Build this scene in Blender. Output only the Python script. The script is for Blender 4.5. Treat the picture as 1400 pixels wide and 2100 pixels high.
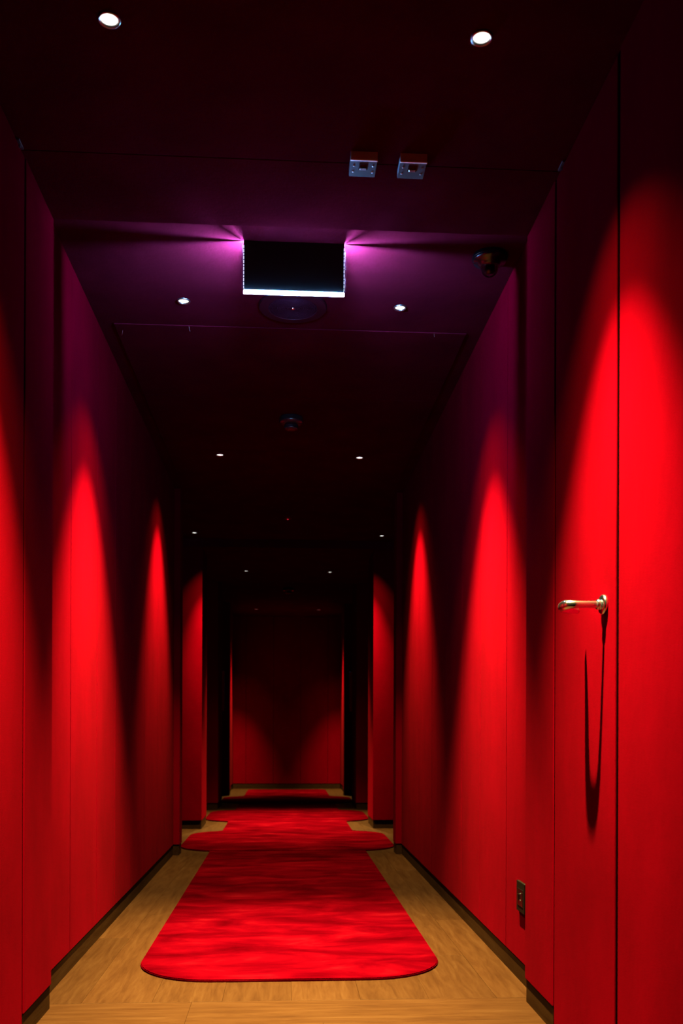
import bpy, bmesh, math, random
from mathutils import Vector, Matrix
random.seed(7)
S = bpy.context.scene
COL = S.collection
for o in list(bpy.data.objects):
    bpy.data.objects.remove(o)

# ------------------------------------------------------------------ camera, world, exposure
EYE = 0.85
cam = bpy.data.cameras.new('camera')
cam.sensor_fit = 'VERTICAL'
cam.sensor_height = 36.0
cam.lens = 36.0 * 1900 / 2100
cam.shift_y = (1496 - 1050) / 2100
cam.clip_start = 0.02
cam.dof.use_dof = True
cam.dof.focus_distance = 3.3
cam.dof.aperture_fstop = 4.5
cam_o = bpy.data.objects.new('camera', cam)
COL.objects.link(cam_o)
YAW = math.atan(115 / 1900)
cam_o.matrix_world = (Matrix.Translation((0, 0, EYE)) @ Matrix.Rotation(-YAW, 4, 'Z')
                      @ Matrix.Rotation(math.radians(90), 4, 'X') @ Matrix.Rotation(0.0033, 4, 'Z'))
S.camera = cam_o

w = bpy.data.worlds.new('world')
S.world = w
w.use_nodes = True
w.node_tree.nodes['Background'].inputs[0].default_value = (0.02, 0.0, 0.0, 1)
w.node_tree.nodes['Background'].inputs[1].default_value = 0.0
S.view_settings.view_transform = 'Standard'
S.view_settings.look = 'None'
S.view_settings.exposure = 0.0
S.view_settings.gamma = 1.0
S.view_settings.use_curve_mapping = False

SPOT_W = 8300.0                       # one recessed downlight
SPOT_COL = (1.0, 0.82, 0.23)
LED_COL = (0.13, 0.42, 1.0)
LED_SIDE = 140000.0                    # radiance of the narrow side LED tapes
LED_TUBE = 1600.0

# ------------------------------------------------------------------ materials
def new_mat(name):
    m = bpy.data.materials.new(name)
    m.use_nodes = True
    nt = m.node_tree
    b = nt.nodes['Principled BSDF']
    return m, nt, b

def plain(name, col, rough=0.5, metal=0.0, spec=0.5):
    m, nt, b = new_mat(name)
    b.inputs['Base Color'].default_value = (*col, 1)
    b.inputs['Roughness'].default_value = rough
    b.inputs['Metallic'].default_value = metal
    b.inputs['Specular IOR Level'].default_value = spec
    return m

def glow(name, col, strength):
    m, nt, b = new_mat(name)
    b.inputs['Base Color'].default_value = (0.002, 0.002, 0.002, 1)
    b.inputs['Roughness'].default_value = 1.0
    b.inputs['Specular IOR Level'].default_value = 0.0
    b.inputs['Emission Color'].default_value = (*col, 1)
    b.inputs['Emission Strength'].default_value = strength
    return m

def nodes_noise(nt, scale_vec, scale, detail=4, rough=0.6, coord='Object', add_random=False):
    tc = nt.nodes.new('ShaderNodeTexCoord')
    mp = nt.nodes.new('ShaderNodeMapping')
    mp.inputs['Scale'].default_value = scale_vec
    nt.links.new(tc.outputs[coord], mp.inputs['Vector'])
    if add_random:
        oi = nt.nodes.new('ShaderNodeObjectInfo')
        mu = nt.nodes.new('ShaderNodeMath'); mu.operation = 'MULTIPLY'; mu.inputs[1].default_value = 37.0
        nt.links.new(oi.outputs['Random'], mu.inputs[0])
        cx = nt.nodes.new('ShaderNodeCombineXYZ')
        for k in range(3):
            nt.links.new(mu.outputs[0], cx.inputs[k])
        nt.links.new(cx.outputs[0], mp.inputs['Location'])
    n = nt.nodes.new('ShaderNodeTexNoise')
    n.inputs['Scale'].default_value = scale
    n.inputs['Detail'].default_value = detail
    n.inputs['Roughness'].default_value = rough
    nt.links.new(mp.outputs[0], n.inputs['Vector'])
    return n

def ramp(nt, src, stops):
    r = nt.nodes.new('ShaderNodeValToRGB')
    el = r.color_ramp.elements
    el[0].position, el[0].color = stops[0][0], (*stops[0][1], 1)
    el[1].position, el[1].color = stops[-1][0], (*stops[-1][1], 1)
    for p, c in stops[1:-1]:
        e = el.new(p); e.color = (*c, 1)
    nt.links.new(src, r.inputs[0])
    return r

def felt(name, col, var=0.12, bump=0.25, sheen=0.0):
    m, nt, b = new_mat(name)
    n = nodes_noise(nt, (1, 1, 0.5), 5, 5)
    lo = tuple(c * (1 - var) for c in col); hi = tuple(c * (1 + var) for c in col)
    r = ramp(nt, n.outputs['Fac'], [(0.3, lo), (0.7, hi)])
    nt.links.new(r.outputs[0], b.inputs['Base Color'])
    b.inputs['Roughness'].default_value = 0.95
    b.inputs['Specular IOR Level'].default_value = 0.0
    b.inputs['Sheen Weight'].default_value = sheen
    b.inputs['Sheen Roughness'].default_value = 0.4
    b.inputs['Sheen Tint'].default_value = (1.0, 1.0, 1.0, 1)
    f = nodes_noise(nt, (1, 1, 1), 420, 3)
    g = nodes_noise(nt, (1, 1, 0.35), 14, 4)
    ad = nt.nodes.new('ShaderNodeMath'); ad.operation = 'MULTIPLY_ADD'; ad.inputs[1].default_value = 6.0
    nt.links.new(g.outputs['Fac'], ad.inputs[0]); nt.links.new(f.outputs['Fac'], ad.inputs[2])
    bp = nt.nodes.new('ShaderNodeBump'); bp.inputs['Strength'].default_value = bump
    bp.inputs['Distance'].default_value = 0.0012
    nt.links.new(ad.outputs[0], bp.inputs['Height']); nt.links.new(bp.outputs[0], b.inputs['Normal'])
    return m

FELT = felt('red_felt', (0.038, 0.00002, 0.0011), sheen=0.0002)
FELT_CEIL = felt('dark_red_felt', (0.030, 0.00085, 0.0027), 0.18, 0.35)
BACK = plain('black_backing', (0.0004, 0.0001, 0.0001), 1.0, 0, 0.0)

def carpet_mat():
    m, nt, b = new_mat('red_carpet_pile')
    n = nodes_noise(nt, (1.3, 2.9, 1), 2.3, 5, 0.58)
    n.inputs['Distortion'].default_value = 0.5
    r = ramp(nt, n.outputs['Fac'], [(0.30, (0.006, 0.00001, 0.0002)), (0.47, (0.0115, 0.00002, 0.0004)),
                                    (0.60, (0.0175, 0.00006, 0.0006)), (0.75, (0.027, 0.0004, 0.0013))])
    nt.links.new(r.outputs[0], b.inputs['Base Color'])
    b.inputs['Roughness'].default_value = 1.0
    b.inputs['Specular IOR Level'].default_value = 0.0
    f = nodes_noise(nt, (1, 1, 1), 260, 3)
    g = nodes_noise(nt, (1, 2.5, 1), 9, 4)
    ad = nt.nodes.new('ShaderNodeMath'); ad.operation = 'MULTIPLY_ADD'; ad.inputs[1].default_value = 5.0
    nt.links.new(g.outputs['Fac'], ad.inputs[0]); nt.links.new(f.outputs['Fac'], ad.inputs[2])
    bp = nt.nodes.new('ShaderNodeBump'); bp.inputs['Strength'].default_value = 0.6
    bp.inputs['Distance'].default_value = 0.003
    nt.links.new(ad.outputs[0], bp.inputs['Height']); nt.links.new(bp.outputs[0], b.inputs['Normal'])
    return m
CARPET = carpet_mat()

def oak(name, k=1.0):
    m, nt, b = new_mat(name)
    n = nodes_noise(nt, (16, 1.7, 16), 2.4, 8, 0.72, add_random=True)
    n.inputs['Distortion'].default_value = 0.45
    r = ramp(nt, n.outputs['Fac'], [(0.28, tuple(c * k for c in (0.0053, 0.00172, 0.00068))),
                                    (0.52, tuple(c * k for c in (0.0084, 0.0031, 0.0013))),
                                    (0.75, tuple(c * k for c in (0.0113, 0.0047, 0.0022)))])
    oi = nt.nodes.new('ShaderNodeObjectInfo')
    mr = nt.nodes.new('ShaderNodeMapRange')
    mr.inputs['To Min'].default_value = 0.87; mr.inputs['To Max'].default_value = 1.10
    nt.links.new(oi.outputs['Random'], mr.inputs['Value'])
    mx = nt.nodes.new('ShaderNodeVectorMath'); mx.operation = 'SCALE'
    nt.links.new(r.outputs[0], mx.inputs[0]); nt.links.new(mr.outputs[0], mx.inputs['Scale'])
    nt.links.new(mx.outputs[0], b.inputs['Base Color'])
    b.inputs['Roughness'].default_value = 0.5
    b.inputs['Specular IOR Level'].default_value = 0.006
    g = nodes_noise(nt, (60, 2.5, 60), 3, 5, 0.7, add_random=True)
    bp = nt.nodes.new('ShaderNodeBump'); bp.inputs['Strength'].default_value = 0.25
    bp.inputs['Distance'].default_value = 0.001
    nt.links.new(g.outputs['Fac'], bp.inputs['Height']); nt.links.new(bp.outputs[0], b.inputs['Normal'])
    return m
OAK = oak('oak_plank')
OAK_BASE = oak('stained_oak_skirting', 1.0)

CHROME = plain('polished_chrome', (0.70, 0.78, 0.98), 0.14, 1.0)
SATIN = plain('satin_metal', (0.30, 0.29, 0.29), 0.28, 1.0)
BRONZE = plain('dark_bronze', (0.0014, 0.0009, 0.0008), 0.5, 0.0, 0.02)
BLACK_GLOSS = plain('black_gloss_plastic', (0.0008, 0.0007, 0.0009), 0.16, 0, 0.4)
BLACK_MATT = plain('black_matt_board', (0.008, 0.006, 0.007), 0.6, 0, 0.05)
GREY_PLASTIC = plain('grey_box_plastic', (0.05, 0.05, 0.05), 0.6, 0, 0.02)
GREY_BRIGHTENED = plain('brightened_grey', (0.34, 0.34, 0.36), 0.5, 0, 0.1)  # paler than the housing, makes up for light missing on the front
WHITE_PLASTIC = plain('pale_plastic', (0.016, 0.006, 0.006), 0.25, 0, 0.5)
GRILLE = plain('purple_grey_grille', (0.016, 0.0010, 0.0026), 0.5, 0, 0.05)
LENS = glow('downlight_lens', (1.0, 0.97, 0.88), 2.4)
TUBE = glow('cyan_led_tube', LED_COL, LED_TUBE)
SIDE_EDGE = glow('blue_led_edge_tape', LED_COL, LED_SIDE)
BEAD = glow('led_bead', (0.55, 0.65, 1.0), 3.0)
RED_LED = glow('red_indicator', (1.0, 0.02, 0.05), 0.5)
RED_STRIP = plain('red_strip_face', (0.16, 0.0005, 0.0010), 0.8, 0, 0.0)  # brighter red than the felt of the piers
m, nt, b = new_mat('clear_dome')
b.inputs['Base Color'].default_value = (0.75, 0.7, 0.75, 1); b.inputs['Roughness'].default_value = 0.05
b.inputs['Transmission Weight'].default_value = 1.0; b.inputs['IOR'].default_value = 1.15
DOME = m

DOME_BLACK = plain('black_dome_housing', (0.0008, 0.0008, 0.0014), 0.24, 0, 0.7)

# ------------------------------------------------------------------ mesh helpers
def add_box(bm, x0, x1, y0, y1, z0, z1):
    v = [bm.verts.new(p) for p in ((x0, y0, z0), (x1, y0, z0), (x1, y1, z0), (x0, y1, z0),
                                   (x0, y0, z1), (x1, y0, z1), (x1, y1, z1), (x0, y1, z1))]
    for f in ((0, 3, 2, 1), (4, 5, 6, 7), (0, 1, 5, 4), (1, 2, 6, 5), (2, 3, 7, 6), (3, 0, 4, 7)):
        bm.faces.new([v[i] for i in f])

def lathe(bm, prof, n=48, axis='Z', ctr=(0, 0, 0), cap0=False, cap1=False):
    """prof: list of (radius, height)"""
    rings = []
    c = Vector(ctr)
    for r, h in prof:
        ring = []
        for i in range(n):
            a = 2 * math.pi * i / n
            p = {'Z': (r * math.cos(a), r * math.sin(a), h),
                 'X': (h, r * math.cos(a), r * math.sin(a))}[axis]
            ring.append(bm.verts.new(c + Vector(p)))
        rings.append(ring)
    for a, b_ in zip(rings, rings[1:]):
        for i in range(n):
            j = (i + 1) % n
            bm.faces.new((a[i], a[j], b_[j], b_[i]))
    if cap0: bm.faces.new(rings[0][::-1])
    if cap1: bm.faces.new(rings[-1])

def tube(bm, pts, rx, rz, n=16):
    """sweep an elliptic section (rx across in plane, rz vertical) along pts lying in a horizontal plane"""
    rings = []
    pts = [Vector(p) for p in pts]
    for i, p in enumerate(pts):
        t = (pts[min(i + 1, len(pts) - 1)] - pts[max(i - 1, 0)]).normalized()
        side = t.cross(Vector((0, 0, 1))).normalized()
        up = side.cross(t).normalized()
        k = rx[i] if isinstance(rx, (list, tuple)) else rx
        q = rz[i] if isinstance(rz, (list, tuple)) else rz
        rings.append([bm.verts.new(p + side * k * math.cos(2 * math.pi * j / n) + up * q * math.sin(2 * math.pi * j / n))
                      for j in range(n)])
    for a, b_ in zip(rings, rings[1:]):
        for i in range(n):
            j = (i + 1) % n
            bm.faces.new((a[i], a[j], b_[j], b_[i]))
    bm.faces.new(rings[0][::-1]); bm.faces.new(rings[-1])

def finish(bm, name, mat, parent=None, bevel=0.0, smooth=False, seg=2):
    if bevel > 0:
        bmesh.ops.bevel(bm, geom=list(bm.edges), offset=bevel, segments=seg, profile=0.5, affect='EDGES')
    bmesh.ops.recalc_face_normals(bm, faces=bm.faces)
    me = bpy.data.meshes.new(name)
    bm.to_mesh(me); bm.free()
    me.materials.append(mat)
    if smooth:
        for p in me.polygons: p.use_smooth = True
    o = bpy.data.objects.new(name, me)
    COL.objects.link(o)
    if parent is not None: o.parent = parent
    return o

def boxo(name, mat, x0, x1, y0, y1, z0, z1, parent=None, bevel=0.0, seg=2):
    bm = bmesh.new()
    add_box(bm, min(x0, x1), max(x0, x1), min(y0, y1), max(y0, y1), z0, z1)
    return finish(bm, name, mat, parent, bevel, seg=seg)

def empty(name, loc=(0, 0, 0)):
    o = bpy.data.objects.new(name, None)
    o.empty_display_size = 0.05
    COL.objects.link(o); o.location = loc
    return o

def tag(o, label, cat=None, group=None, kind=None):
    o['label'] = label
    if cat: o['category'] = cat
    if group: o['group'] = group
    if kind: o['kind'] = kind
    return o

# ------------------------------------------------------------------ layout
C = 0.022                  # corridor centre line
JW, WW, BW = 0.73, 0.77, 1.15     # half widths: jambs and piers, fabric walls, side bays
ZC, ZS = 2.468, 2.400      # ceiling, dropped soffits
Y0, Y1 = -1.6, 13.30
JAMB = 2.868
SK = 0.072                 # skirting height
# (y0, y1) of jamb/piers beyond the first stretch
PIERS = [(6.28, 6.43), (7.93, 8.42), (9.80, 10.46), (11.90, 12.10)]

# ------------------------------------------------------------------ floor
floor = boxo('floor', BACK, C - 1.3, C + 1.3, Y0 - 0.1, Y1 + 0.1, -0.08, -0.012)
tag(floor, 'oak plank floor along the whole corridor', 'floor', kind='structure')
PLANK_CACHE = {}
def plank(length, width, mat=None):
    mat = mat or OAK
    key = (round(length, 3), round(width, 3), mat.name)
    if key not in PLANK_CACHE:
        bm = bmesh.new()
        add_box(bm, -width / 2, width / 2, -length / 2, length / 2, -0.012, 0.0)
        bmesh.ops.bevel(bm, geom=[e for e in bm.edges if all(v.co.z > -0.001 for v in e.verts)], offset=0.0006,
                        segments=1, affect='EDGES')
        bmesh.ops.recalc_face_normals(bm, faces=bm.faces)
        me = bpy.data.meshes.new('plank'); bm.to_mesh(me); bm.free(); me.materials.append(mat)
        PLANK_CACHE[key] = me
    o = bpy.data.objects.new('plank', PLANK_CACHE[key])
    COL.objects.link(o); o.parent = floor
    return o
# crosswise planks at the doors
PW = 0.2225
n = 0
y = 2.908
while y > Y0:
    for (a, b_) in ((-1.3, -0.31 + 0.4 * (n % 2)), (-0.31 + 0.4 * (n % 2), 1.3)):
        o = plank(round(b_ - a, 3) - 0.0004, PW - 0.0004)
        o.location = (C + (a + b_) / 2, y - PW / 2, random.uniform(-0.0004, 0.0002)); o.rotation_euler.z = math.pi / 2
    n += 1; y -= PW
# lengthwise planks beyond
NW = 12
PWL = 2.6 / NW
for i in range(NW):
    x = C - 1.3 + PWL * (i + 0.5)
    y = 2.908
    first = [0.62, 1.15, 0.9, 1.38, 0.46, 1.02, 0.75, 1.3, 0.55, 1.2, 0.85, 0.5][i]
    while y < Y1:
        ln = min(first if y < 2.91 else 1.45, Y1 + 0.05 - y)
        if ln < 0.03: break
        o = plank(ln - 0.0004, PWL - 0.0004)
        o.location = (x, y + ln / 2, random.uniform(-0.0004, 0.0002))
        y += ln

# ------------------------------------------------------------------ walls
PANEL_T = 0.02
PANEL_CACHE = {}
def panel_face(side, parent, xin, ya, yb, z0=SK, z1=ZC, gap=0.0016, depth=PANEL_T, mat=None, name='fabric_panel'):
    """upholstered panel whose visible face lies at C + side*xin"""
    x0 = C + side * xin; x1 = C + side * (xin + depth)
    return boxo(name, mat or FELT, x0, x1, ya + gap, yb - gap, z0, z1 - 0.001, parent, bevel=0.0022)

def cross_panel(parent, xa, xb, yf, z0=SK, z1=ZC, depth=PANEL_T):
    """panel facing down the corridor, front face at y = yf"""
    return boxo('fabric_panel', FELT, xa, xb, yf, yf + depth, z0, z1 - 0.001, parent, bevel=0.0022)

EDGES_MAIN = [JAMB, 3.285, 3.735, 4.130, 4.520, 4.980, 5.470, 5.880, 6.28]
for side, nm in ((-1, 'left'), (1, 'right')):
    bm = bmesh.new()
    xb = C + side * 1.19; xo = C + side * 1.30
    add_box(bm, min(xb, xo), max(xb, xo), Y0, Y1 + 0.1, -0.012, 2.56)
    # backing behind the stretches that stand closer than the bays
    def fill(a, y0, y1, z1=2.56):
        p, q = C + side * a, C + side * 1.20
        add_box(bm, min(p, q), max(p, q), y0, y1, -0.012, z1)
    fill(WW + PANEL_T, JAMB - 0.001, 6.28)
    fill(JW + 0.055, Y0, JAMB - 0.03)
    for y0, y1 in PIERS:
        fill(JW + 0.022, y0 + 0.022, y1 - 0.022)
    fill(WW + PANEL_T, 12.05, Y1 + 0.1)
    wall = finish(bm, 'wall_' + nm, BACK)
    tag(wall, ('red felt panelled corridor wall with the lever-handle door and wall socket' if side > 0
               else 'red felt panelled corridor wall facing the lever-handle door'), 'wall', kind='structure')
    # near stretch, towards and behind the camera (flush with the doors)
    ys = [2.059, 1.566, 1.073, 0.58, 0.087, -0.406, -0.9, -1.6]
    for a, b_ in zip(ys, ys[1:]):
        panel_face(side, wall, JW, b_, a, 0.006, ZS, depth=0.045)
    # jamb after the door
    panel_face(side, wall, JW, 2.566, JAMB, SK, ZS, gap=0.002, depth=0.06)
    # first long stretch
    for a, b_ in zip(EDGES_MAIN, EDGES_MAIN[1:]):
        panel_face(side, wall, WW, a, b_)
    # piers: front, inner face, back
    for k, (y0, y1) in enumerate(PIERS):
        zt = ZS if k == 1 else ZC
        xa, xc = C + side * JW, C + side * (BW + 0.03)
        cross_panel(wall, min(xa, xc), max(xa, xc), y0, SK, zt)
        panel_face(side, wall, JW, y0 + PANEL_T, y1 - PANEL_T, SK, zt)
        cross_panel(wall, min(xa, xc), max(xa, xc), y1 - PANEL_T, SK, zt)
    # side bays
    for (p0, p1), zt in zip(zip(PIERS, PIERS[1:]), (ZC, ZS, ZC)):
        a, b_ = p0[1], p1[0]
        mid = [a + (b_ - a) * t / 3 for t in range(4)]
        for u, v in zip(mid, mid[1:]):
            panel_face(side, wall, BW, u, v, SK, zt)
    # last stretch before the end wall
    for a, b_ in ((12.10, 12.52), (12.52, 12.94), (12.94, Y1)):
        panel_face(side, wall, WW, a, b_)
    # skirting boards
    bs = empty('baseboard_' + nm, (C + side * WW, JAMB, 0))
    tag(bs, ('brown oak skirting board under the wall with the socket' if side > 0
             else 'brown oak skirting board under the wall facing the socket'), 'skirting', kind='structure')
    def board(x0, x1, y0, y1):
        o = boxo('skirting_board', OAK_BASE, x0, x1, y0, y1, -0.004, SK - 0.0005, None, bevel=0.0012, seg=1)
        o.parent = bs; o.matrix_parent_inverse = Matrix.Translation(bs.location).inverted()
        return o
    rec = 0.004
    def lboard(xin, y0, y1):
        board(C + side * (xin + rec), C + side * (xin + 0.02), y0, y1)
    lboard(JW, 2.566, JAMB - rec)
    board(C + side * (JW + 0.021), C + side * (WW + 0.019), JAMB - 0.03, JAMB - rec)
    lboard(WW, JAMB - rec, 6.28 + rec)
    for y0, y1 in PIERS:
        board(C + side * (JW + rec), C + side * (BW + 0.02), y0 + rec, y0 + 0.02)
        lboard(JW, y0 + 0.021, y1 - 0.021)
        board(C + side * (JW + rec), C + side * (BW + 0.02), y1 - 0.02, y1 - rec)
    for p0, p1 in zip(PIERS, PIERS[1:]):
        lboard(BW, p0[1], p1[0])
    lboard(WW, 12.10, Y1 - 0.001)

wall_end = boxo('wall_end', BACK, C - 1.3, C + 1.3, Y1 + PANEL_T, Y1 + 0.1, -0.012, 2.56)
tag(wall_end, 'dark red panelled wall closing the far end of the corridor', 'wall', kind='structure')
ex = [C - 0.77, C - 0.585, C - 0.195, C + 0.195, C + 0.585, C + 0.77]
for a, b_ in zip(ex, ex[1:]):
    boxo('fabric_panel', FELT, a + 0.0016, b_ - 0.0016, Y1, Y1 + PANEL_T, SK, ZC - 0.001, wall_end, bevel=0.0022)
be = boxo('baseboard_end', OAK_BASE, C - 0.766, C + 0.766, Y1 + 0.003, Y1 + 0.02, -0.004, SK - 0.0005, None, bevel=0.0012, seg=1)
tag(be, 'brown oak skirting board under the far end wall', 'skirting', kind='structure')
wall_back = boxo('wall_back', FELT, C - 1.3, C + 1.3, Y0 - 0.1, Y0 - 0.001, -0.012, 2.56)
tag(wall_back, 'red felt wall closing the corridor before the two doors', 'wall', kind='structure')

# ------------------------------------------------------------------ ceiling
ceiling = boxo('ceiling', FELT_CEIL, C - 1.19, C + 1.19, Y0, Y1 + 0.02, ZC, 2.56)
tag(ceiling, 'dark red felt ceiling with dropped panels', 'ceiling', kind='structure')
def cpanel(x, ya, yb, z, zt=ZC, bev=0.0015):
    return boxo('ceiling_panel', FELT_CEIL, C - x, C + x, ya, yb, z, zt, ceiling, bevel=bev)
cpanel(JW + 0.05, Y0, 1.10, ZS)
cpanel(JW + 0.05, 1.103, 2.5285, ZS)
cpanel(JW + 0.05, 2.5315, JAMB, ZS)
cpanel(0.71, 3.742, 4.515, ZC - 0.004)
cpanel(0.71, 4.519, 5.395, ZC - 0.004)
cpanel(0.71, 5.399, 6.27, ZC - 0.004)
cpanel(BW, 7.93, 9.80, ZS)
# loose threads hanging at the edge of the dropped panel
for (x, yy, l, b2) in ((-0.412, 3.739, 0.022, 0.004), (0.575, 3.739, 0.016, 0.003), (-0.685, 3.80, 0.02, -0.003)):
    bm = bmesh.new()
    pts = [(C + x + b2 * (t / 6) ** 2, yy, ZC - 0.004 - l * t / 6) for t in range(7)]
    rings = []
    for p in pts:
        rings.append([bm.verts.new((p[0] + 0.0005 * math.cos(a), p[1] + 0.0005 * math.sin(a), p[2])) for a in (0, 2.09, 4.19)])
    for a, b_ in zip(rings, rings[1:]):
        for i in range(3):
            bm.faces.new((a[i], a[(i + 1) % 3], b_[(i + 1) % 3], b_[i]))
    finish(bm, 'loose_thread', plain('thread', (0.12, 0.03, 0.03), 0.8, 0, 0), ceiling)

# ------------------------------------------------------------------ doors
def make_door(side, nm, label):
    d = empty(nm, (C + side * JW, 2.32, 0))
    tag(d, label, 'door', kind='structure')
    inv = Matrix.Translation(d.location).inverted()
    def put(o, p=None):
        o.parent = p or d
        if p is None: o.matrix_parent_inverse = inv
        return o
    leaf = boxo('door_leaf', FELT, C + side * JW, C + side * (JW + 0.045), 2.075, 2.552, 0.006, ZS - 0.006, None, bevel=0.0022)
    put(leaf)
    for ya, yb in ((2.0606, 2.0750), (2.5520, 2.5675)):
        put(boxo('gap_shade', BACK, C + side * (JW + 0.0035), C + side * (JW + 0.05), ya, yb, 0.004, ZS - 0.002, None))  # matt black strip stands in for the shade inside the door gap
    pv = bmesh.new()
    xa = C + side * (JW - 0.006)
    add_box(pv, min(xa, xa + side * 0.05), max(xa, xa + side * 0.05), 2.478, 2.520, ZS - 0.0055, ZS - 0.0005)
    lathe(pv, [(0.004, ZS - 0.014), (0.0045, ZS - 0.012), (0.0045, ZS - 0.0055)], 14, 'Z', (C + side * (JW - 0.001), 2.498, 0), True, False)
    put(finish(pv, 'top_hinge', SATIN))
    return d, put
d1, put = make_door(1, 'door_1', 'full-height red felt door with chrome lever handle')
make_door(-1, 'door_2', 'full-height red felt door across from the lever handle')[0]
# lever handle: round rose, neck, curved flat lever returning to the leaf
XW = C + JW
HY, HZ = 2.147, 1.147
bm = bmesh.new()
lathe(bm, [(0.0, XW + 0.001), (0.0225, XW + 0.001), (0.0235, XW - 0.002), (0.0235, XW - 0.007), (0.021, XW - 0.0095), (0.0, XW - 0.010)],
      40, 'X', (0, HY, HZ))
rose = put(finish(bm, 'door_handle', CHROME, smooth=True))
prof = [(0.008, 0), (0.030, 0.0), (0.060, 0.001), (0.078, 0.004), (0.087, 0.011), (0.090, 0.020), (0.0905, 0.035),
        (0.089, 0.050), (0.084, 0.062), (0.074, 0.074), (0.061, 0.086), (0.047, 0.099), (0.034, 0.113), (0.026, 0.122)]
# smooth the path a little
pts = []
for i in range(len(prof) - 1):
    for t in (0, 0.5):
        a, b_ = prof[i], prof[i + 1]
        pts.append((a[0] + (b_[0] - a[0]) * t, a[1] + (b_[1] - a[1]) * t))
pts.append(prof[-1])
P3 = [(XW - e, HY + q, HZ) for e, q in pts]
L = len(P3)
rx = [0.0062 if i < 5 else min(0.0062 + 0.0008 * (i - 4), 0.0088) if i < L - 7 else max(0.0088 - 0.0008 * (i - L + 7), 0.004) for i in range(L)]
rz = [0.0085 if i < 5 else min(0.0085 + 0.0006 * (i - 4), 0.0118) if i < L - 7 else max(0.0118 - 0.0009 * (i - L + 7), 0.006) for i in range(L)]
bm = bmesh.new()
tube(bm, P3, rx, rz, 20)
put(finish(bm, 'lever', CHROME, smooth=True), rose)
# key cylinder seen as a small collar on the neck
bm = bmesh.new()
lathe(bm, [(0.0, XW - 0.0101), (0.0125, XW - 0.0095), (0.0125, XW - 0.018), (0.011, XW - 0.020), (0.0, XW - 0.020)], 28, 'X', (0, HY, HZ))
put(finish(bm, 'neck_collar', CHROME, smooth=True), rose)

# ------------------------------------------------------------------ carpets
def rounded(poly, radii, seg=10):
    out = []
    n = len(poly)
    for i, p in enumerate(poly):
        r = radii[i]
        p = Vector(p)
        if r <= 0:
            out.append(p); continue
        a = (Vector(poly[i - 1]) - p).normalized(); b_ = (Vector(poly[(i + 1) % n]) - p).normalized()
        s, e = p + a * r, p + b_ * r
        for k in range(seg + 1):
            t = k / seg
            # circle-like corner through a rational quadratic
            w_ = 0.7071
            u0, u1, u2 = (1 - t) ** 2, 2 * w_ * t * (1 - t), t * t
            out.append((s * u0 + p * u1 + e * u2) / (u0 + u1 + u2))
    return out
def carpet(name, poly, radii, label, h=0.009):
    bm = bmesh.new()
    pts = rounded(poly, radii)
    lo = [bm.verts.new((p.x, p.y, 0.0004)) for p in pts]
    f = bm.faces.new(lo)
    r = bmesh.ops.extrude_face_region(bm, geom=[f])
    top = [g for g in r['geom'] if isinstance(g, bmesh.types.BMVert)]
    for v in top: v.co.z = h
    te = [e for e in bm.edges if all(v in top for v in e.verts)]
    bmesh.ops.bevel(bm, geom=te, offset=0.003, segments=2, affect='EDGES')
    o = finish(bm, name, CARPET)
    return tag(o, label, 'carpet')
CW, GW = 0.54, 0.775
carpet('carpet_runner', [(C - CW, 6.44), (C - CW, 3.127), (C + CW, 3.127), (C + CW, 6.44)], [0, 0.27, 0.27, 0],
       'red pile carpet runner with rounded front corners on oak floor', 0.009)
left = [(C - GW, 6.45), (C - GW, 7.70), (C - CW, 7.70), (C - CW, 8.50), (C - GW, 8.50), (C - GW, 9.70), (C - CW, 9.70),
        (C - CW, 10.62), (C - GW, 10.62), (C - GW, 11.70), (C - CW, 11.70), (C - CW, 13.02)]
rl = [0.3, 0.3, 0.03, 0.03, 0.3, 0.3, 0.03, 0.03, 0.3, 0.3, 0.03, 0.12]
right = [(2 * C - p[0], p[1]) for p in reversed(left)]
carpet('branching_carpet', left + right, rl + rl[::-1],
       'red pile carpet widening into side wings at each pair of bays', 0.010)

# ------------------------------------------------------------------ downlights
def downlight(x, y, z, label, power=SPOT_W, tilt=0.0, tiltx=0.0, group='recessed ceiling downlights'):
    e = empty('recessed_downlight', (x, y, z))
    tag(e, label, 'downlight', group)
    bm = bmesh.new()
    lathe(bm, [(0.0245, 0.0005), (0.0250, -0.0020), (0.0238, -0.0045), (0.0215, -0.0052), (0.0198, -0.0040), (0.0186, 0.0005)], 40)
    finish(bm, 'trim_ring', SATIN, e, smooth=True)
    bm = bmesh.new()
    lathe(bm, [(0.0185, -0.0004), (0.012, -0.0012), (0.0, -0.0016)], 32)
    finish(bm, 'lens', LENS, e, smooth=True)
    for nm, half, share in (('downlight_beam', 31.5, 1.0), ('downlight_spill', 45.0, 0.045)):
        sp = bpy.data.lights.new(nm, 'SPOT')
        sp.energy = power * share; sp.color = SPOT_COL
        sp.spot_size = math.radians(2 * half); sp.spot_blend = 1.0
        sp.shadow_soft_size = 0.012
        so = bpy.data.objects.new(nm, sp)
        COL.objects.link(so); so.parent = e; so.location = (0, 0, -0.018); so.rotation_euler = (math.radians(tiltx), math.radians(tilt), 0)
    return e
DX = 0.411
downlight(C - DX, 2.05, ZS, 'bright recessed downlight in front of the door without visible handle', power=SPOT_W * 0.78)
downlight(C + DX, 2.05, ZS, 'bright recessed downlight in front of the lever-handle door', power=SPOT_W * 0.78)
downlight(C - DX, 3.53, ZC, 'recessed downlight beside the round speaker, away from the dome camera')
downlight(C + DX, 3.53, ZC, 'recessed downlight between the round speaker and the dome camera')
downlight(C - DX, 5.48, ZC - 0.004, 'small recessed downlight past the smoke detector, on the wall without socket', power=SPOT_W * 0.26, tilt=11)
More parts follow.
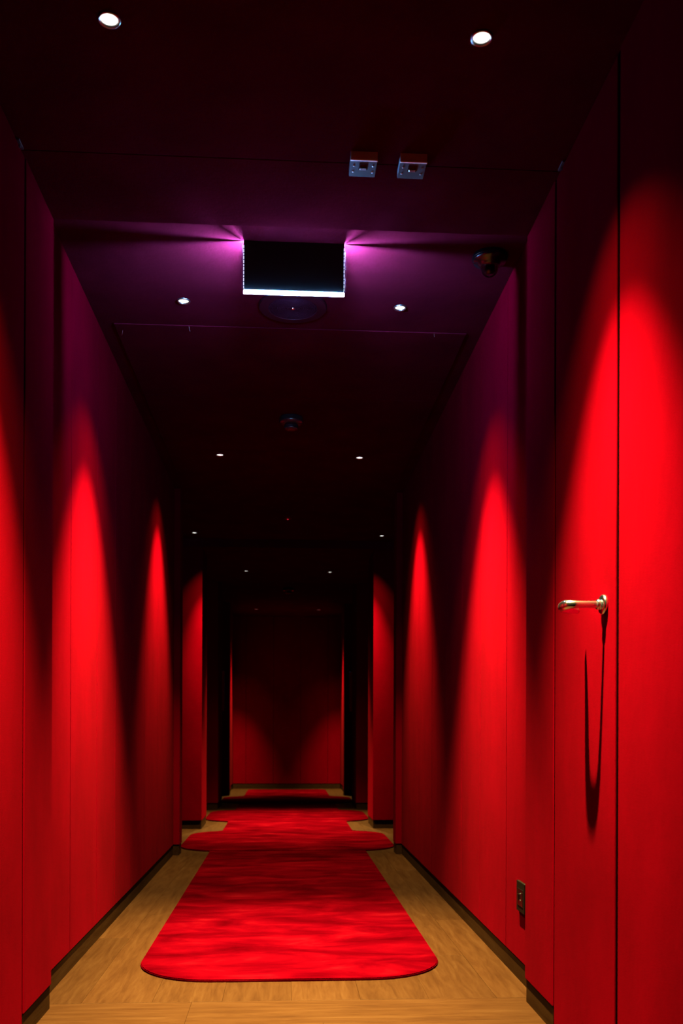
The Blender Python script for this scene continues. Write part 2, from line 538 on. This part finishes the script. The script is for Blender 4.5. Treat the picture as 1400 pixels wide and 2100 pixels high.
downlight(C + DX, 5.48, ZC - 0.004, 'small recessed downlight past the smoke detector, on the socket wall side', power=SPOT_W * 0.26, tilt=-11)
downlight(C - 0.775, 7.69, ZC, 'small recessed downlight washing the red pier opposite the socket wall', power=SPOT_W * 0.37, tilt=-16, tiltx=-1)
downlight(C + 0.775, 7.69, ZC, 'small recessed downlight washing the red pier on the socket side', power=SPOT_W * 0.37, tilt=16, tiltx=-1)
downlight(C - 0.41, 9.11, ZS, 'tiny recessed downlight in the dropped ceiling behind first piers, opposite the socket side', power=SPOT_W * 0.45, tiltx=-10)
downlight(C + 0.41, 9.11, ZS, 'tiny recessed downlight in the dropped ceiling behind first piers, on socket side', power=SPOT_W * 0.45, tiltx=-10)
downlight(C - 0.42, 12.52, ZC, 'tiny recessed downlight before the end wall, opposite the socket side', power=SPOT_W * 0.45, tilt=13, tiltx=-0.5)
downlight(C + 0.42, 12.52, ZC, 'tiny recessed downlight before the end wall, on the socket side', power=SPOT_W * 0.45, tilt=-13, tiltx=-0.5)


# ------------------------------------------------------------------ LED framed hanging sign
SX0, SX1, SY, SZ0 = -0.1415, 0.1890, 3.085, 2.300
sg = empty('led_sign_panel', ((SX0 + SX1) / 2, SY, ZC))
tag(sg, 'black hanging sign panel edged with blue-white LED strips', 'sign')
inv = Matrix.Translation(sg.location).inverted()
def sput(o):
    o.parent = sg; o.matrix_parent_inverse = inv
    return o
T = 0.004
sput(boxo('board', plain('black_sign_board', (0.016, 0.016, 0.016), 0.7, 0, 0.02), SX0, SX1, SY - T, SY + T, SZ0 + 0.0065, ZC, None, bevel=0.0008))
bm = bmesh.new()
n = 20
rings = []
for x in (SX0 - 0.002, SX0 - 0.0005, SX1 + 0.0005, SX1 + 0.002):
    r = 0.0045 if x in (SX0 - 0.002, SX1 + 0.002) else 0.0063
    rings.append([bm.verts.new((x, SY + 0.0012 + r * math.cos(2 * math.pi * i / n), SZ0 + r * math.sin(2 * math.pi * i / n))) for i in range(n)])
for a, b_ in zip(rings, rings[1:]):
    for i in range(n):
        bm.faces.new((a[i], a[(i + 1) % n], b_[(i + 1) % n], b_[i]))
bm.faces.new(rings[0]); bm.faces.new(rings[-1][::-1])
sput(finish(bm, 'led_tube', TUBE, smooth=True))
for side, xe in ((-1, SX0), (1, SX1)):
    # tape facing outwards, with a rib added to cast a dark streak
    bm = bmesh.new()
    tl = math.radians(40)                       # strip turned towards the back of the sign
    cx, hw = xe + side * 0.0006, 0.0005
    q = [(cx + side * hw * math.sin(tl), SY - hw * math.cos(tl)), (cx - side * hw * math.sin(tl), SY + hw * math.cos(tl))]
    add = [bm.verts.new((p[0], p[1], zz)) for p, zz in ((q[0], SZ0 + 0.012), (q[1], SZ0 + 0.012), (q[1], ZC - 0.004), (q[0], ZC - 0.004))]
    bm.faces.new(add)
    sput(finish(bm, 'led_tape', SIDE_EDGE))
    sput(boxo('light_block_rib', BLACK_MATT, xe + side * 0.0060, xe + side * 0.0068, SY - 0.0007, SY + 0.0007, SZ0 + 0.010, ZC, None))
    # front lip of the channel keeps the light off the face of the board
    sput(boxo('channel_lip', BLACK_MATT, xe, xe + side * 0.0010, SY - T, SY - 0.0030, SZ0 + 0.010, ZC, None))
    sput(boxo('channel_lip', BLACK_MATT, xe, xe + side * 0.0010, SY + 0.0030, SY + T, SZ0 + 0.010, ZC, None))
    z = SZ0 + 0.010
    k = 0
    while z < ZC - 0.012:
        hgt = 0.010 if k % 3 else 0.006
        sput(boxo('led_bead', BEAD, xe + side * 0.0002, xe + side * 0.0020, SY - T - 0.0012, SY - T, z, z + hgt, None, bevel=0.0004, seg=1))
        z += hgt + 0.0035; k += 1

# ------------------------------------------------------------------ round ceiling speaker
sp = empty('ceiling_speaker', (0.023, 3.546, ZC))
tag(sp, 'round flush ceiling speaker with perforated grille behind the LED sign', 'speaker')
bm = bmesh.new()
lathe(bm, [(0.130, 0.0), (0.130, -0.006), (0.127, -0.010), (0.094, -0.012), (0.092, -0.009), (0.092, 0.0)], 72)
finish(bm, 'rim', GRILLE, sp, smooth=False)
bm = bmesh.new()
lathe(bm, [(0.092, -0.004), (0.0, -0.004)], 64)
finish(bm, 'backing', BACK, sp)
bm = bmesh.new()
r = 0.0905
while r > 0.012:
    lathe(bm, [(r, -0.006), (r, -0.0105), (r - 0.0032, -0.0105), (r - 0.0032, -0.006)], 64)
    r -= 0.0052
for k in range(8):
    a = math.pi * k / 8
    c, s_ = math.cos(a), math.sin(a)
    v = []
    for (u, q) in ((-0.091, -0.0007), (0.091, -0.0007), (0.091, 0.0007), (-0.091, 0.0007)):
        v.append((u * c - q * s_, u * s_ + q * c))
    lo = [bm.verts.new((p[0], p[1], -0.0095)) for p in v]; hi = [bm.verts.new((p[0], p[1], -0.0065)) for p in v]
    bm.faces.new(lo); bm.faces.new(hi[::-1])
    for i in range(4): bm.faces.new((lo[i], lo[(i + 1) % 4], hi[(i + 1) % 4], hi[i]))
finish(bm, 'grille', plain('violet_grille', (0.014, 0.0018, 0.0046), 0.5, 0, 0.03), sp)
bm = bmesh.new()
lathe(bm, [(0.0085, -0.007), (0.0085, -0.012), (0.006, -0.015), (0.0, -0.016)], 24)
finish(bm, 'tweeter', CHROME, sp, smooth=True)

# ------------------------------------------------------------------ dome camera
dc = empty('dome_camera', (0.690, 3.125, ZC))
tag(dc, 'black dome security camera on the purple-lit ceiling', 'camera')
bm = bmesh.new()
lathe(bm, [(0.058, 0.0), (0.058, -0.016), (0.055, -0.022), (0.040, -0.027), (0.034, -0.034), (0.031, -0.038), (0.0, -0.038)], 56)
finish(bm, 'base', DOME_BLACK, dc, bevel=0, smooth=True)
bm = bmesh.new()
lathe(bm, [(0.0595, -0.008), (0.0605, -0.010), (0.0595, -0.012)], 56)
finish(bm, 'trim_ring', DOME_BLACK, dc, smooth=True)
bm = bmesh.new()
R = 0.0285
lathe(bm, [(R, -0.038), (R, -0.044)] + [(R * math.cos(a), -0.044 - R * math.sin(a)) for a in [math.pi / 2 * k / 10 for k in range(1, 10)]] + [(0.0, -0.044 - R)], 40)
finish(bm, 'dome', DOME, dc, smooth=True)
bm = bmesh.new()
lathe(bm, [(0.0, 0.016), (0.011, 0.014), (0.013, 0.0), (0.013, -0.012), (0.0, -0.014)], 24, 'X', (0, 0, -0.047))
finish(bm, 'lens_barrel', DOME_BLACK, dc, smooth=True)

# ------------------------------------------------------------------ smoke detectors
def smoke(x, y, z, label):
    e = empty('smoke_detector', (x, y, z))
    tag(e, label, 'detector')
    bm = bmesh.new()
    lathe(bm, [(0.055, 0.0), (0.060, -0.004), (0.0625, -0.022), (0.0630, -0.0225)], 48)
    finish(bm, 'mounting_base', WHITE_PLASTIC, e, smooth=True)
    bm = bmesh.new()
    lathe(bm, [(0.0615, -0.0225), (0.0620, -0.026), (0.060, -0.030), (0.050, -0.037), (0.036, -0.041), (0.0, -0.041)], 48)
    finish(bm, 'head', WHITE_PLASTIC, e, smooth=True)
    bm = bmesh.new()
    lathe(bm, [(0.028, -0.041), (0.028, -0.056)], 32)
    ch = finish(bm, 'chamber', BLACK_GLOSS, e, smooth=True)
    for zz in (-0.0445, -0.0485, -0.0525):
        bm = bmesh.new()
        lathe(bm, [(0.028, zz + 0.0012), (0.0345, zz + 0.0012), (0.0345, zz - 0.0012), (0.028, zz - 0.0012)], 40)
        finish(bm, 'fin', WHITE_PLASTIC, ch)
    for k in range(8):
        a = 2 * math.pi * k / 8 + math.pi / 2
        bm = bmesh.new()
        lathe(bm, [(0.0018, -0.041), (0.0018, -0.057)], 8, 'Z', (0.0345 * math.cos(a), 0.0345 * math.sin(a), 0), True, True)
        finish(bm, 'pillar', WHITE_PLASTIC, ch)
    bm = bmesh.new()
    lathe(bm, [(0.0, -0.0565), (0.0355, -0.0565), (0.036, -0.059), (0.033, -0.0635), (0.020, -0.067), (0.0, -0.068)], 40)
    finish(bm, 'cap', WHITE_PLASTIC, e, smooth=True)
    return e
smoke(0.025, 4.80, ZC - 0.004, 'round smoke detector with finned chamber past the speaker')
smoke(0.030, 10.62, ZC, 'small smoke detector in the far dark bay')
# small indicator on the bay ceiling
si = empty('ceiling_sensor', (0.013, 7.10, ZC))
tag(si, 'small round ceiling sensor with dim red indicator between first bays', 'sensor')
bm = bmesh.new()
lathe(bm, [(0.030, 0.0), (0.030, -0.004), (0.026, -0.008), (0.0, -0.010)], 32)
finish(bm, 'housing', plain('dark_red_plastic', (0.05, 0.002, 0.003), 0.5, 0, 0.2), si, smooth=True)
bm = bmesh.new()
lathe(bm, [(0.006, -0.009), (0.006, -0.013), (0.004, -0.015), (0.0, -0.0155)], 16)
finish(bm, 'indicator', RED_LED, si, smooth=True)

# ------------------------------------------------------------------ two small ceiling boxes
def ceiling_box(x0, x1, label, mat):
    ya, yb, h = 2.478, 2.556, 0.021
    e = empty('ceiling_box', ((x0 + x1) / 2, (ya + yb) / 2, ZS))
    tag(e, label, 'ceiling box', 'ceiling boxes by the doors')
    hx, hy = (x1 - x0) / 2, (yb - ya) / 2
    boxo('housing', mat, -hx, hx, -hy, hy, -h, 0, e, bevel=0.0012)
    boxo('brightened_front', GREY_BRIGHTENED, -hx, hx, -hy - 0.001, -hy + 0.001, -h, 0, e)  # thin sheet carrying the brightened grey of the box front
    boxo('edge_strip', plain('ivory_strip', (0.7, 0.66, 0.6), 0.4, 0, 0.3), -hx - 0.0004, hx + 0.0004, -hy - 0.0006, -hy + 0.0045, -h - 0.0022, -h + 0.0014, e, bevel=0.0004, seg=1)
    boxo('slot', BLACK_GLOSS, -0.012, 0.012, -0.022, 0.004, -h - 0.0008, -h + 0.001, e)
    boxo('catch', SATIN, -0.0085, 0.0085, -0.005, 0.004, -h - 0.0028, -h, e, bevel=0.0006, seg=1)
    for sx in (-1, 1):
        for yy in (-0.012, 0.016):
            bm = bmesh.new()
            lathe(bm, [(0.0028, -h), (0.0028, -h - 0.0012), (0.0, -h - 0.0016)], 12, 'Z', (sx * (hx - 0.010), yy, 0))
            finish(bm, 'screw', SATIN, e, smooth=True)
    return e
ceiling_box(0.170, 0.242, 'small grey box with pale front edge on ceiling, farther from the lever-handle door', GREY_PLASTIC)
ceiling_box(0.304, 0.376, 'small grey box with pale front edge on ceiling, nearer the lever-handle door', GREY_PLASTIC)

# ------------------------------------------------------------------ wall socket
XS = C + WW
so = empty('wall_socket', (XS, 3.045, 0.294))
tag(so, 'dark bronze wall socket low on the red felt wall', 'socket')
boxo('faceplate', BRONZE, -0.009, 0, -0.05, 0.052, -0.051, 0.049, so, bevel=0.0015)
boxo('insert', BLACK_GLOSS, -0.0105, -0.002, -0.034, 0.036, -0.030, 0.026, so, bevel=0.001)
boxo('rocker', BLACK_GLOSS, -0.0135, -0.002, 0.012, 0.026, -0.012, 0.008, so, bevel=0.001)
for zz in (-0.012, 0.010):
    bm = bmesh.new()
    lathe(bm, [(0.0032, -0.0112), (0.0032, -0.003)], 14, 'X', (0, 0.0, zz), True, False)
    finish(bm, 'pin_hole', CHROME, so)

# ------------------------------------------------------------------ slim red strips on the far piers
for side, lab in ((-1, 'slim vertical red strip on the far pier opposite the socket side'),
                  (1, 'slim vertical red strip on the far pier on the socket side')):
    e = empty('red_wall_strip', (C + side * 0.822, 11.90, 1.335))
    tag(e, lab, 'wall panel', 'red strips on the far piers')
    boxo('housing', BLACK_GLOSS, -0.026, 0.026, -0.020, 0, -0.262, 0.262, e, bevel=0.002)
    boxo('strip_face', RED_STRIP, -0.021, 0.021, -0.024, -0.019, -0.256, 0.256, e, bevel=0.002)
